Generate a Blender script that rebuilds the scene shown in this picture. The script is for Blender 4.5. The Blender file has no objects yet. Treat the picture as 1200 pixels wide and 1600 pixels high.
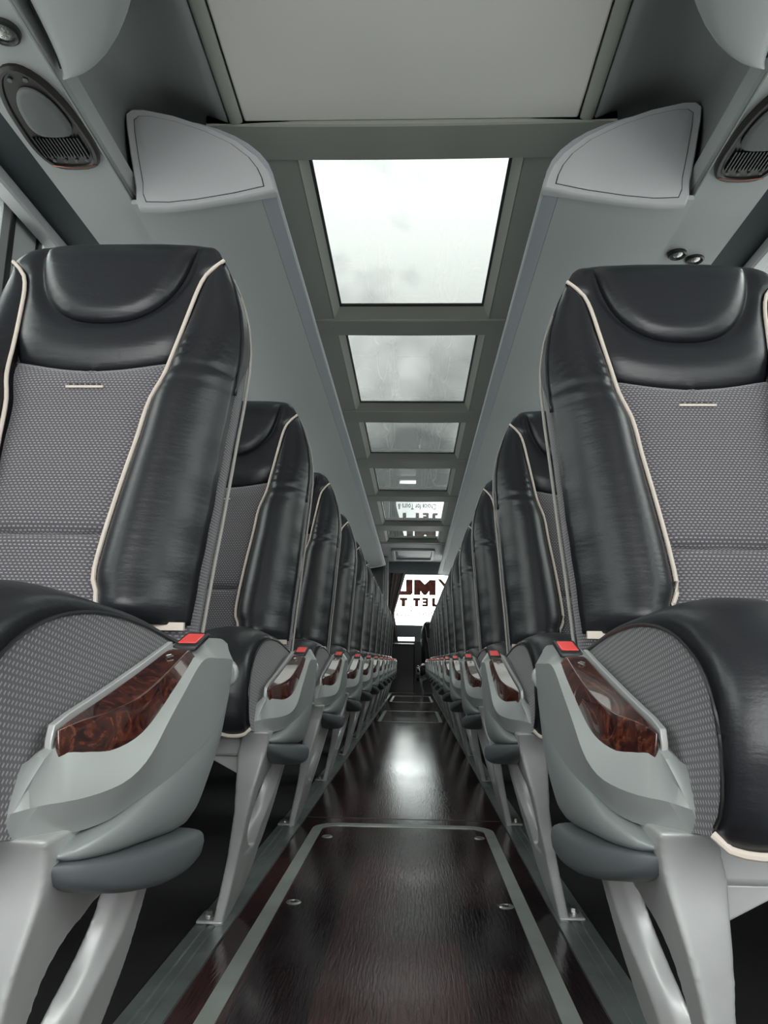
import bpy, math, random
from mathutils import Vector, Matrix
random.seed(7)
scn = bpy.context.scene
COL = scn.collection
# ---------------------------------------------------------------- camera
cam_d = bpy.data.cameras.new('camera')
cam = bpy.data.objects.new('camera', cam_d)
COL.objects.link(cam)
cam_d.sensor_fit = 'VERTICAL'
cam_d.sensor_height = 24.0
cam_d.lens = 1191.0 / 1600.0 * 24.0
cam_d.clip_start = 0.02
cam_d.clip_end = 300
R = Matrix(((0.9991165, -0.0086687, 0.0411237), (0.0386995, -0.1918505, -0.9806609), (0.0163907, 0.9813859, -0.1913455)))
cam.matrix_world = Matrix.Translation((0.0265, 0, 0.45)) @ R.to_4x4()
scn.camera = cam
# ---------------------------------------------------------------- view
vs = scn.view_settings
vs.view_transform = 'Standard'
vs.look = 'None'
vs.gamma = 1
vs.use_curve_mapping = False
vs.exposure = 0.14
# ---------------------------------------------------------------- world: overcast sky with procedural clouds
SKY = 12.5
w = bpy.data.worlds.new('overcast_sky')
scn.world = w
w.use_nodes = True
nt = w.node_tree
for n in list(nt.nodes):
    nt.nodes.remove(n)
def WN(t, **k):
    n = nt.nodes.new(t)
    for a, b in k.items():
        setattr(n, a, b)
    return n
tc = WN('ShaderNodeTexCoord')
mp = WN('ShaderNodeMapping')
mp.inputs['Scale'].default_value = (1.0, 0.75, 1.4)
mp.inputs['Location'].default_value = (0.35, 0.1, 0.2)
nz = WN('ShaderNodeTexNoise')
nz.inputs['Scale'].default_value = 3.2
nz.inputs['Detail'].default_value = 6
nz.inputs['Roughness'].default_value = 0.5
nz.inputs['Distortion'].default_value = 0.3
cr = WN('ShaderNodeValToRGB')
cr.color_ramp.elements[0].position = 0.45
cr.color_ramp.elements[0].color = (0.30, 0.32, 0.315, 1)
cr.color_ramp.elements[1].position = 0.57
cr.color_ramp.elements[1].color = (0.97, 0.98, 0.965, 1)
sep = WN('ShaderNodeSeparateXYZ')
el = WN('ShaderNodeMapRange')       # the sky is brighter high up, where the sun sits behind the clouds
el.inputs['From Min'].default_value = 0.40
el.inputs['From Max'].default_value = 0.60
el.inputs['To Min'].default_value = 0.80
el.inputs['To Max'].default_value = 1.35
gr = WN('ShaderNodeMapRange')       # ground below the horizon is duller
gr.inputs['From Min'].default_value = -0.04
gr.inputs['From Max'].default_value = 0.02
gr.inputs['To Min'].default_value = 0.7
gr.inputs['To Max'].default_value = 1.0
mu = WN('ShaderNodeVectorMath', operation='SCALE')
mu2 = WN('ShaderNodeMath', operation='MULTIPLY')
bg = WN('ShaderNodeBackground')
bg.inputs['Strength'].default_value = SKY
wo = WN('ShaderNodeOutputWorld')
L = nt.links.new
L(tc.outputs['Generated'], mp.inputs['Vector'])
L(mp.outputs[0], nz.inputs['Vector'])
L(nz.outputs['Fac'], cr.inputs['Fac'])
L(tc.outputs['Generated'], sep.inputs[0])
L(sep.outputs['Z'], el.inputs['Value'])
L(sep.outputs['Z'], gr.inputs['Value'])
L(el.outputs[0], mu2.inputs[0])
L(gr.outputs[0], mu2.inputs[1])
L(cr.outputs['Color'], mu.inputs[0])
L(mu2.outputs[0], mu.inputs['Scale'])
L(mu.outputs[0], bg.inputs['Color'])
L(bg.outputs[0], wo.inputs['Surface'])

# ---------------------------------------------------------------- materials
def mat(name, col, rough=0.5, metal=0.0, bump=None, spec=None, coat=0.0, var=None):
    m = bpy.data.materials.new(name)
    m.use_nodes = True
    t = m.node_tree
    b = t.nodes['Principled BSDF']
    b.inputs['Base Color'].default_value = (*col, 1)
    b.inputs['Roughness'].default_value = rough
    b.inputs['Metallic'].default_value = metal
    if spec is not None:
        b.inputs['Specular IOR Level'].default_value = spec
    b.inputs['Coat Weight'].default_value = coat
    b.inputs['Coat Roughness'].default_value = 0.03
    tcn = t.nodes.new('ShaderNodeTexCoord')
    if var:                       # (scale, darker, lighter) blotchy variation of the material's own colour
        n = t.nodes.new('ShaderNodeTexNoise')
        n.inputs['Scale'].default_value = var[0]
        n.inputs['Detail'].default_value = 4
        c = t.nodes.new('ShaderNodeValToRGB')
        c.color_ramp.elements[0].position = 0.35
        c.color_ramp.elements[1].position = 0.65
        c.color_ramp.elements[0].color = (*[v * var[1] for v in col], 1)
        c.color_ramp.elements[1].color = (*[v * var[2] for v in col], 1)
        t.links.new(tcn.outputs['Object'], n.inputs['Vector'])
        t.links.new(n.outputs['Fac'], c.inputs['Fac'])
        t.links.new(c.outputs['Color'], b.inputs['Base Color'])
    last = None
    for (sc, st, dist, *stretch) in (bump or []):
        n = t.nodes.new('ShaderNodeTexNoise')
        n.inputs['Scale'].default_value = sc
        n.inputs['Detail'].default_value = 3
        bp = t.nodes.new('ShaderNodeBump')
        bp.inputs['Strength'].default_value = st
        bp.inputs['Distance'].default_value = dist
        if stretch:
            mpx = t.nodes.new('ShaderNodeMapping'); mpx.inputs['Scale'].default_value = stretch[0]; mpx.inputs['Rotation'].default_value = (0.5, 0.35, 0)
            t.links.new(tcn.outputs['Object'], mpx.inputs[0]); t.links.new(mpx.outputs[0], n.inputs['Vector'])
        else:
            t.links.new(tcn.outputs['Object'], n.inputs['Vector'])
        t.links.new(n.outputs['Fac'], bp.inputs['Height'])
        if last:
            t.links.new(last.outputs[0], bp.inputs['Normal'])
        t.links.new(bp.outputs[0], b.inputs['Normal'])
        last = bp
    return m

def fabric_mat(name, base, dot, dx=0.006, dy=0.0042, slant=0.0):
    m = bpy.data.materials.new(name)
    m.use_nodes = True
    t = m.node_tree
    b = t.nodes['Principled BSDF']
    b.inputs['Roughness'].default_value = 0.9
    b.inputs['Specular IOR Level'].default_value = 0.15
    b.inputs['Sheen Weight'].default_value = 0.25
    uv = t.nodes.new('ShaderNodeTexCoord')
    s = t.nodes.new('ShaderNodeSeparateXYZ')
    t.links.new(uv.outputs['UV'], s.inputs[0])
    def M(op, a, b_=None):
        n = t.nodes.new('ShaderNodeMath')
        n.operation = op
        for i, v in enumerate((a, b_)):
            if v is None:
                continue
            if isinstance(v, (int, float)):
                n.inputs[i].default_value = v
            else:
                t.links.new(v, n.inputs[i])
        return n.outputs[0]
    v = M('DIVIDE', s.outputs['Y'], dy)
    row = M('FLOOR', v)
    u = M('ADD', M('DIVIDE', s.outputs['X'], dx), M('MULTIPLY', row, 0.5 + slant))
    fu = M('ABSOLUTE', M('SUBTRACT', M('FRACT', u), 0.5))
    fv = M('ABSOLUTE', M('SUBTRACT', M('FRACT', v), 0.5))
    hu = M('SMOOTH_MIN', M('MULTIPLY', M('SUBTRACT', 0.34, fu), 8.0), 1.0)
    hv = M('SMOOTH_MIN', M('MULTIPLY', M('SUBTRACT', 0.24, fv), 8.0), 1.0)
    h = M('MULTIPLY', M('MAXIMUM', hu, 0.0), M('MAXIMUM', hv, 0.0))
    h = M('MINIMUM', h, 1.0)
    mx = t.nodes.new('ShaderNodeMix')
    mx.data_type = 'RGBA'
    t.links.new(h, mx.inputs['Factor'])
    mx.inputs['A'].default_value = (*base, 1)
    mx.inputs['B'].default_value = (*dot, 1)
    t.links.new(mx.outputs['Result'], b.inputs['Base Color'])
    bp = t.nodes.new('ShaderNodeBump')
    bp.inputs['Strength'].default_value = 0.5
    bp.inputs['Distance'].default_value = 0.0008
    t.links.new(h, bp.inputs['Height'])
    t.links.new(bp.outputs[0], b.inputs['Normal'])
    return m

M_ = {}
M_['leather'] = mat('black_leather', (0.0125, 0.0130, 0.0160), 0.35, bump=[(420, 0.22, 0.0006), (24, 0.13, 0.006), (30, 0.30, 0.0016, (0.7, 0.7, 4.0))], spec=0.42)
M_['fabric'] = fabric_mat('grey_dotted_fabric', (0.085, 0.080, 0.090), (0.30, 0.285, 0.29))
M_['piping'] = mat('cream_piping', (0.56, 0.49, 0.43), 0.6)
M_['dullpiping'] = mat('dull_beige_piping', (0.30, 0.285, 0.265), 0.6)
M_['shell'] = mat('grey_seat_shell', (0.30, 0.31, 0.31), 0.45)
M_['silver'] = mat('silver_grey_plastic', (0.335, 0.35, 0.345), 0.38, 0.2, bump=[(700, 0.12, 0.0003)])
M_['pod'] = mat('darker_silver_plastic', (0.25, 0.27, 0.27), 0.36, 0.2, bump=[(700, 0.12, 0.0003)])
M_['leg'] = mat('satin_cast_metal', (0.47, 0.47, 0.47), 0.36, 0.25, bump=[(500, 0.10, 0.0003)], var=(9, 0.9, 1.08))
M_['rubber'] = mat('dark_grey_rubber', (0.085, 0.093, 0.10), 0.5)
M_['black'] = mat('black_plastic', (0.012, 0.012, 0.013), 0.35)
M_['red'] = mat('red_button_plastic', (0.80, 0.075, 0.07), 0.3, coat=0.4)
M_['steel'] = mat('bright_steel', (0.55, 0.55, 0.53), 0.3, 0.9)
M_['alu'] = mat('aluminium_rail', (0.34, 0.375, 0.37), 0.36, 0.65, var=(14, 0.85, 1.1))
M_['strip'] = mat('pale_metal_strip', (0.42, 0.45, 0.42), 0.42, 0.35, var=(10, 0.88, 1.08))
M_['overhead'] = mat('grey_overhead_lining', (0.40, 0.415, 0.415), 0.62, bump=[(900, 0.15, 0.0004)])
M_['rim'] = mat('pale_grey_plastic', (0.46, 0.46, 0.47), 0.5, bump=[(900, 0.1, 0.0003)])
M_['lip'] = mat('bluish_grey_plastic', (0.36, 0.37, 0.40), 0.5)
M_['cove'] = mat('cove_lining', (0.36, 0.375, 0.375), 0.6, bump=[(900, 0.15, 0.0004)])
M_['olive'] = mat('olive_grey_ceiling_frame', (0.30, 0.305, 0.275), 0.55, bump=[(900, 0.12, 0.0004)])
M_['ceil'] = mat('warm_grey_ceiling_fabric', (0.70, 0.685, 0.65), 0.85, bump=[(500, 0.25, 0.0006)])
M_['slate'] = mat('slate_grey_panel', (0.16, 0.175, 0.185), 0.55)
M_['carpet'] = mat('black_carpet', (0.0045, 0.004, 0.004), 0.95, bump=[(600, 0.5, 0.002)])
M_['darkblue'] = mat('black_blue_blind_and_gap_shadow', (0.010, 0.017, 0.022), 0.7)
M_['gloss_dark'] = mat('glossy_dark_shelf', (0.012, 0.009, 0.009), 0.3)
M_['curtain'] = mat('brown_grey_curtain', (0.20, 0.165, 0.155), 0.85)
M_['mesh_grey'] = mat('grey_speaker_grille', (0.12, 0.125, 0.125), 0.7, bump=[(1500, 0.5, 0.0006)])
M_['brownblack'] = mat('brown_black_plastic', (0.012, 0.008, 0.008), 0.4)
M_['decal'] = mat('maroon_window_film', (0.20, 0.06, 0.05), 0.6, var=(16, 0.5, 1.6))
def film(m, tint):      # window film lets a little daylight through
    t = m.node_tree
    o = [n for n in t.nodes if n.type == 'OUTPUT_MATERIAL'][0]
    tr = t.nodes.new('ShaderNodeBsdfTransparent'); tr.inputs[0].default_value = (*tint, 1)
    mxs = t.nodes.new('ShaderNodeMixShader'); mxs.inputs[0].default_value = 0.5
    t.links.new(t.nodes['Principled BSDF'].outputs[0], mxs.inputs[1]); t.links.new(tr.outputs[0], mxs.inputs[2])
    t.links.new(mxs.outputs[0], o.inputs[0])
film(M_['decal'], (0.17, 0.09, 0.08))
M_['lens'] = mat('clear_lens', (0.5, 0.5, 0.48), 0.12, 0.7, bump=[(160, 0.8, 0.003)])
M_['white'] = mat('white_print', (0.5, 0.5, 0.5), 0.5)

# burl wood
m = mat('burl_wood', (0.08, 0.02, 0.01), 0.22, coat=1.0)
t = m.node_tree
b = t.nodes['Principled BSDF']
tcn = t.nodes.new('ShaderNodeTexCoord')
n1 = t.nodes.new('ShaderNodeTexNoise')
n1.inputs['Scale'].default_value = 55
n1.inputs['Detail'].default_value = 8
n1.inputs['Roughness'].default_value = 0.65
n1.inputs['Distortion'].default_value = 2.2
c1 = t.nodes.new('ShaderNodeValToRGB')
e = c1.color_ramp.elements
e[0].position = 0.36
e[0].color = (0.008, 0.003, 0.003, 1)
e[1].position = 0.66
e[1].color = (0.14, 0.038, 0.018, 1)
x_ = e.new(0.5)
x_.color = (0.045, 0.009, 0.006, 1)
t.links.new(tcn.outputs['Object'], n1.inputs['Vector'])
t.links.new(n1.outputs['Fac'], c1.inputs['Fac'])
t.links.new(c1.outputs['Color'], b.inputs['Base Color'])
M_['wood'] = m

# aisle floor: dark maroon wood-effect vinyl laid in rectangles
m = mat('maroon_wood_vinyl', (0.05, 0.02, 0.02), 0.3)
t = m.node_tree
b = t.nodes['Principled BSDF']
tcn = t.nodes.new('ShaderNodeTexCoord')
mpn = t.nodes.new('ShaderNodeMapping')
mpn.inputs['Rotation'].default_value = (0, 0, math.pi / 2)
br = t.nodes.new('ShaderNodeTexBrick')
br.inputs['Scale'].default_value = 1.0
br.inputs['Brick Width'].default_value = 0.31
br.inputs['Row Height'].default_value = 0.105
br.inputs['Mortar Size'].default_value = 0.0
br.offset = 0.37
br.inputs['Color1'].default_value = (0.022, 0.017, 0.019, 1)
br.inputs['Color2'].default_value = (0.068, 0.032, 0.034, 1)
br.inputs['Bias'].default_value = 0.0
mp2 = t.nodes.new('ShaderNodeMapping')
mp2.inputs['Scale'].default_value = (280, 22, 1)
n2 = t.nodes.new('ShaderNodeTexNoise')
n2.inputs['Scale'].default_value = 1.0
n2.inputs['Detail'].default_value = 4
n2.inputs['Distortion'].default_value = 0.6
mx = t.nodes.new('ShaderNodeMix')
mx.data_type = 'RGBA'
mx.blend_type = 'MULTIPLY'
mx.inputs['Factor'].default_value = 0.75
rp = t.nodes.new('ShaderNodeValToRGB')
rp.color_ramp.elements[0].position = 0.35
rp.color_ramp.elements[0].color = (0.45, 0.45, 0.45, 1)
rp.color_ramp.elements[1].position = 0.68
rp.color_ramp.elements[1].color = (1.5, 1.4, 1.4, 1)
bp = t.nodes.new('ShaderNodeBump')
bp.inputs['Strength'].default_value = 0.45
bp.inputs['Distance'].default_value = 0.0008
nr = t.nodes.new('ShaderNodeTexNoise')
nr.inputs['Scale'].default_value = 2.5
nr.inputs['Detail'].default_value = 4
mr = t.nodes.new('ShaderNodeMapRange')
mr.inputs['To Min'].default_value = 0.05
mr.inputs['To Max'].default_value = 0.17
lk = t.links.new
lk(tcn.outputs['Object'], mpn.inputs[0]); lk(mpn.outputs[0], br.inputs['Vector'])
lk(tcn.outputs['Object'], mp2.inputs[0]); lk(mp2.outputs[0], n2.inputs['Vector'])
lk(n2.outputs['Fac'], rp.inputs['Fac'])
lk(br.outputs['Color'], mx.inputs['A']); lk(rp.outputs['Color'], mx.inputs['B'])
lk(mx.outputs['Result'], b.inputs['Base Color'])
lk(n2.outputs['Fac'], bp.inputs['Height']); lk(bp.outputs[0], b.inputs['Normal'])
lk(tcn.outputs['Object'], nr.inputs['Vector']); lk(nr.outputs['Fac'], mr.inputs['Value']); lk(mr.outputs[0], b.inputs['Roughness'])
M_['vinyl'] = m

def glass_mat(name, tint, ior=1.5):
    m = bpy.data.materials.new(name)
    m.use_nodes = True
    t = m.node_tree
    for n in list(t.nodes):
        t.nodes.remove(n)
    o = t.nodes.new('ShaderNodeOutputMaterial')
    tr = t.nodes.new('ShaderNodeBsdfTransparent')
    tr.inputs[0].default_value = (*tint, 1)
    gl = t.nodes.new('ShaderNodeBsdfGlossy')
    gl.inputs['Roughness'].default_value = 0.02
    gl.inputs['Color'].default_value = (1, 1, 1, 1)
    lw = t.nodes.new('ShaderNodeLayerWeight')
    lw.inputs['Blend'].default_value = 0.5
    pw5 = t.nodes.new('ShaderNodeMath'); pw5.operation = 'POWER'; pw5.inputs[1].default_value = 5.0
    fr = t.nodes.new('ShaderNodeMath'); fr.operation = 'MULTIPLY_ADD'; fr.inputs[1].default_value = 0.95; fr.inputs[2].default_value = 0.04
    t.links.new(lw.outputs['Facing'], pw5.inputs[0]); t.links.new(pw5.outputs[0], fr.inputs[0])
    mxs = t.nodes.new('ShaderNodeMixShader')
    t.links.new(fr.outputs[0], mxs.inputs[0])
    t.links.new(tr.outputs[0], mxs.inputs[1])
    t.links.new(gl.outputs[0], mxs.inputs[2])
    t.links.new(mxs.outputs[0], o.inputs[0])
    return m
M_['skyglass'] = glass_mat('tinted_roof_glass', (0.268, 0.277, 0.272))
M_['glass'] = glass_mat('clear_window_glass', (0.93, 0.95, 0.94))
M_['sideglass'] = glass_mat('privacy_window_glass', (0.60, 0.62, 0.61))

# ---------------------------------------------------------------- mesh helpers
class MB:
    def __init__(s):
        s.v = []; s.f = []; s.uv = {}
    def add(s, verts, faces, uvs=None):
        o = len(s.v)
        s.v += [tuple(p) for p in verts]
        for f in faces:
            s.f.append(tuple(i + o for i in f))
        if uvs:
            for i, u in enumerate(uvs):
                s.uv[i + o] = u
        return s
    def box(s, x0, x1, y0, y1, z0, z1):
        x0, x1 = min(x0, x1), max(x0, x1); y0, y1 = min(y0, y1), max(y0, y1); z0, z1 = min(z0, z1), max(z0, z1)
        v = [(x, y, z) for z in (z0, z1) for y in (y0, y1) for x in (x0, x1)]
        return s.add(v, [(0, 2, 3, 1), (4, 5, 7, 6), (0, 1, 5, 4), (2, 6, 7, 3), (0, 4, 6, 2), (1, 3, 7, 5)])
    def loft(s, rings, closed=True, caps=True, uvs=None):
        n = len(rings[0]); v = [p for r in rings for p in r]; f = []
        for i in range(len(rings) - 1):
            for j in range(n if closed else n - 1):
                k = (j + 1) % n
                f.append((i * n + j, i * n + k, (i + 1) * n + k, (i + 1) * n + j))
        if caps and closed:
            f.append(tuple(range(n))[::-1]); f.append(tuple((len(rings) - 1) * n + j for j in range(n)))
        return s.add(v, f, uvs)
    def grid(s, fn, nu, nv, uvfn=None):
        v = []; uv = []
        for j in range(nv + 1):
            for i in range(nu + 1):
                p = fn(i / nu, j / nv)
                v.append(p)
                uv.append(uvfn(p) if uvfn else (p[0], p[2]))
        f = [(j * (nu + 1) + i, j * (nu + 1) + i + 1, (j + 1) * (nu + 1) + i + 1, (j + 1) * (nu + 1) + i) for j in range(nv) for i in range(nu)]
        return s.add(v, f, uv)
    def tube(s, pts, r, n=8, closed=False):
        pts = [Vector(p) for p in pts]
        rings = []
        up = Vector((0.13, 0.21, 0.97))
        N = len(pts)
        for i, p in enumerate(pts):
            a = pts[(i - 1) % N] if (closed or i > 0) else p
            c = pts[(i + 1) % N] if (closed or i < N - 1) else p
            d = (c - a).normalized()
            x = d.cross(up)
            if x.length < 1e-4:
                x = d.cross(Vector((1, 0, 0)))
            x.normalize(); y = d.cross(x)
            rr = r(i / (N - 1)) if callable(r) else r
            rings.append([tuple(p + x * math.cos(q) * rr + y * math.sin(q) * rr) for q in [2 * math.pi * k / n for k in range(n)]])
        if closed:
            rings.append(rings[0])
        return s.loft(rings, True, not closed)
    def disc(s, c, r, axis, h, n=20):      # solid puck along axis
        c = Vector(c); a = Vector(axis).normalized()
        x = a.cross(Vector((0.3, 0.9, 0.1))).normalized(); y = a.cross(x)
        ring = lambda o, rr: [tuple(c + a * o + x * math.cos(q) * rr + y * math.sin(q) * rr) for q in [2 * math.pi * k / n for k in range(n)]]
        return s.loft([ring(0, r), ring(h, r)])
    def build(s, name, m, parent=None, bevel=0, seg=2, solid=0, smooth=40, sub=0, off=-1):
        me = bpy.data.meshes.new(name)
        me.from_pydata(s.v, [], s.f)
        me.validate()
        if s.uv:
            ul = me.uv_layers.new(name='UVMap')
            for lp in me.loops:
                ul.data[lp.index].uv = s.uv.get(lp.vertex_index, (0, 0))
        import bmesh
        bm = bmesh.new(); bm.from_mesh(me)
        bmesh.ops.remove_doubles(bm, verts=bm.verts, dist=1e-6)
        bmesh.ops.recalc_face_normals(bm, faces=bm.faces)
        bm.to_mesh(me); bm.free()
        me.materials.append(m)
        if smooth:
            for p in me.polygons:
                p.use_smooth = True
            me.set_sharp_from_angle(angle=math.radians(smooth))
        o = bpy.data.objects.new(name, me)
        COL.objects.link(o)
        if parent:
            o.parent = parent
        if solid:
            md = o.modifiers.new('thick', 'SOLIDIFY'); md.thickness = solid; md.offset = off
        if bevel:
            md = o.modifiers.new('bevel', 'BEVEL'); md.width = bevel; md.segments = seg; md.limit_method = 'ANGLE'; md.angle_limit = math.radians(35)
            md.harden_normals = False
        if sub:
            md = o.modifiers.new('sub', 'SUBSURF'); md.levels = sub; md.render_levels = sub
        return o

def empty(name, loc=(0, 0, 0)):
    o = bpy.data.objects.new(name, None); COL.objects.link(o); o.location = loc; o.empty_display_size = 0.1
    return o
def tag(o, label, cat, group=None, kind=None):
    if label: o['label'] = label
    if cat: o['category'] = cat
    if group: o['group'] = group
    if kind: o['kind'] = kind
    return o
def struct(o):
    o['kind'] = 'structure'
    return o
def kids(o):
    return CH.get(o.name, [])
CH = {}
def index_children():
    CH.clear()
    for o in COL.objects:
        if o.parent: CH.setdefault(o.parent.name, []).append(o)
def copy_tree(o, parent=None):
    c = o.copy(); COL.objects.link(c)
    if parent: c.parent = parent
    for ch in kids(o):
        copy_tree(ch, c)
    return c
def bake(o):
    bpy.context.view_layer.update()
    me = bpy.data.meshes.new_from_object(o.evaluated_get(bpy.context.evaluated_depsgraph_get()))
    o.modifiers.clear()
    o.data = me
def interp(tab, x):
    if x <= tab[0][0]: return tab[0][1]
    for i in range(len(tab) - 1):
        a, b = tab[i], tab[i + 1]
        if x <= b[0]:
            t = (x - a[0]) / (b[0] - a[0])
            # catmull-rom
            p0 = tab[max(i - 1, 0)]; p3 = tab[min(i + 2, len(tab) - 1)]
            m1 = (b[1] - p0[1]) / (b[0] - p0[0]) if b[0] != p0[0] else 0
            m2 = (p3[1] - a[1]) / (p3[0] - a[0]) if p3[0] != a[0] else 0
            d = b[0] - a[0]
            return ((2 * t**3 - 3 * t**2 + 1) * a[1] + (t**3 - 2 * t**2 + t) * m1 * d + (-2 * t**3 + 3 * t**2) * b[1] + (t**3 - t**2) * m2 * d)
    return tab[-1][1]
def lin(tab, x):
    if x <= tab[0][0]: return tab[0][1]
    for a, b in zip(tab, tab[1:]):
        if x <= b[0]:
            return a[1] + (b[1] - a[1]) * (x - a[0]) / (b[0] - a[0])
    return tab[-1][1]
def sst(a, b, x):
    t = max(0, min(1, (x - a) / (b - a)))
    return t * t * (3 - 2 * t)

# ================================================================= THE BUS BODY
YB, YF = 12.0, -1.7     # rear wall, front opening
FLOOR_END = 11.2
# floor under the seats, aisle floor, low floor at the rear
struct(MB().box(-1.2, 1.2, YF, FLOOR_END, -0.08, -0.001).build('floor', M_['carpet'], smooth=0))
fl = struct(MB().box(-0.281, 0.281, YF, FLOOR_END - 0.02, -0.02, 0.0015).build('floor_aisle', M_['vinyl'], smooth=0))
fl.name = 'floor.001'
rf = struct(MB().box(-1.2, 1.2, FLOOR_END, YB, -0.18, -0.10).build('floor', M_['carpet'], smooth=0))
no = MB().box(-0.34, 0.34, FLOOR_END - 0.03, FLOOR_END + 0.004, -0.06, 0.004)
struct(no.build('trim_1', M_['alu'], bevel=0.003))

# hatch outlines in the aisle floor
def hatch(y0, y1, idx, rr=0.07, near=True):
    def path(hw, ya, yb, r):
        p = []
        if near:
            p += [(-hw + r - r * math.cos(a), ya + r - r * math.sin(a)) for a in [math.pi / 2 * k / 6 for k in range(6, -1, -1)]]
        else:
            p += [(-hw, ya)]
        p += [(-hw + r - r * math.cos(a), yb - r + r * math.sin(a)) for a in [math.pi / 2 * k / 8 for k in range(9)]]
        p += [(hw - r + r * math.sin(a), yb - r + r * math.cos(a)) for a in [math.pi / 2 * k / 8 for k in range(9)]]
        if near:
            p += [(hw - r + r * math.cos(a), ya + r - r * math.sin(a)) for a in [math.pi / 2 * k / 6 for k in range(7)]]
        else:
            p += [(hw, ya)]
        return p
    o = path(0.244, y0, y1, rr); i = path(0.218, y0 + 0.02 if near else y0, y1 - 0.03, rr - 0.02)
    rings = [[(*a, 0.001), (*a, 0.0035), (*b, 0.0035), (*b, 0.001)] for a, b in zip(o, i)]
    if near: rings.append(rings[0])
    return struct(MB().loft(rings, True, not near).build('trim_%d' % idx, M_['strip'], smooth=0))
hatch(YF, 2.25, 2, near=False)
hatch(5.9, 7.16, 3, 0.03)
hatch(8.7, 10.2, 4)
for i, y in enumerate((2.33, 5.80, 7.95)):
    struct(MB().box(-0.28, 0.28, y - 0.003, y + 0.003, 0.001, 0.0022).build('trim_%d' % (5 + i), M_['black'], smooth=0))
# hatch ring fasteners
for i, (x, y) in enumerate(((-0.196, 1.54), (0.203, 1.551), (-0.194, 2.087), (0.2, 2.111))):
    root = empty('floor_fastener', (x, y, 0.0015))
    side = 'left' if x < 0 else 'right'
    which = 'nearer' if y < 1.8 else 'farther'
    tag(root, 'round steel floor fastener, %s of the two along the %s hatch strip' % (which, side), 'fastener', 'fasteners of the near floor hatch')
    ring = [(0.0115 * math.cos(a), 0.0115 * math.sin(a), 0.0) for a in [2 * math.pi * k / 24 for k in range(24)]]
    mb = MB(); prof = [(0.0075, 0.0002), (0.0085, 0.002), (0.0125, 0.002), (0.0145, 0.0)]
    mb.loft([[(r * math.cos(2 * math.pi * k / 24), r * math.sin(2 * math.pi * k / 24), z) for (r, z) in prof] for k in range(25)], False, False)
    mb.build('ring', M_['steel'], root)
    MB().disc((0, 0, 0), 0.0077, (0, 0, 1), 0.0008).build('socket', M_['black'], root)

# seat rails let into the floor, one each side of the aisle
for s in (-1, 1):
    prof = [(0.282, 0.0), (0.282, 0.005), (0.300, 0.006), (0.301, 0.003), (0.306, 0.003), (0.307, 0.0055), (0.316, 0.0055), (0.317, 0.003), (0.322, 0.003), (0.323, 0.006), (0.341, 0.005), (0.341, 0.0)]
    struct(MB().loft([[(s * x, y, z) for x, z in prof] for y in (YF, FLOOR_END - 0.03)]).build('trim_%d' % (9 if s > 0 else 8), M_['alu'], smooth=0))

struct(MB().box(-1.2, 1.2, YF - 0.06, YF, -0.08, 0.42).box(-1.2, 1.2, YF - 0.06, YF, 2.0, 2.2).build('wall_front', M_['slate'], smooth=0))

# side walls with windows
WIN = [(-1.05, 0.40)] + [(0.55 + 1.6 * k, 2.0 + 1.6 * k) for k in range(6)]
WZ0, WZ1 = 0.92, 1.775
for s, nm in ((-1, 'left'), (1, 'right')):
    mb = MB()
    mb.box(s * 1.17, s * 1.23, YF, YB, -0.08, WZ0)          # below the windows
    mb.box(s * 1.17, s * 1.23, YF, YB, WZ1, 2.25)
    ys = [YF] + [v for a in WIN for v in a] + [YB]
    for a, b_ in zip(ys[::2], ys[1::2]):
        mb.box(s * 1.17, s * 1.23, a, b_, WZ0, WZ1)
    mb.box(s * 1.06, s * 1.17, YF, YB, 0.0, 0.30)            # heater duct ledge carrying the seat beams
    struct(mb.build('wall_' + nm, M_['overhead'], smooth=0))
    for k, (a, b_) in enumerate(WIN):
        wo_ = MB().box(s * 1.196, s * 1.204, a, b_, WZ0, WZ1).build('window_%d' % (20 + k + (10 if s > 0 else 0)), M_['sideglass'], smooth=0)
        struct(wo_)
        fr = MB()
        for (ya, yb, za, zb) in ((a - 0.01, a + 0.018, WZ0, WZ1), (b_ - 0.018, b_ + 0.01, WZ0, WZ1), (a, b_, WZ0 - 0.01, WZ0 + 0.02), (a, b_, WZ1 - 0.014, WZ1 + 0.004)):
            fr.box(s * 1.162, s * 1.194, ya, yb, za, zb)
        fr.build('window_frame', M_['black'], wo_, bevel=0.004)

# roof skin above everything
mb = MB()
SKYL = [(2.14, 3.22), (3.46, 4.54), (4.83, 5.72), (6.05, 7.05), (7.37, 8.66), (9.10, 9.96)]
mb.box(-1.23, -0.50, YF, YB, 2.13, 2.18); mb.box(0.50, 1.23, YF, YB, 2.13, 2.18)
for s in (-1, 1):
    mb.loft([[(s * x, y, z) for x, z in ((0.352, 2.032), (0.352, 2.046), (0.50, 2.16), (0.51, 2.13), (0.38, 2.032))] for y in (YF, YB)])
mb.box(-0.51, 0.51, YF, 2.05, 2.13, 2.18); mb.box(-0.51, 0.51, 10.06, YB, 2.13, 2.18)
mb.box(-0.51, 0.51, 2.05, 2.07, 2.031, 2.18); mb.box(-0.51, 0.51, 10.03, 10.06, 2.031, 2.18)
struct(mb.build('ceiling.001', M_['overhead'], smooth=0))
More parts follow.
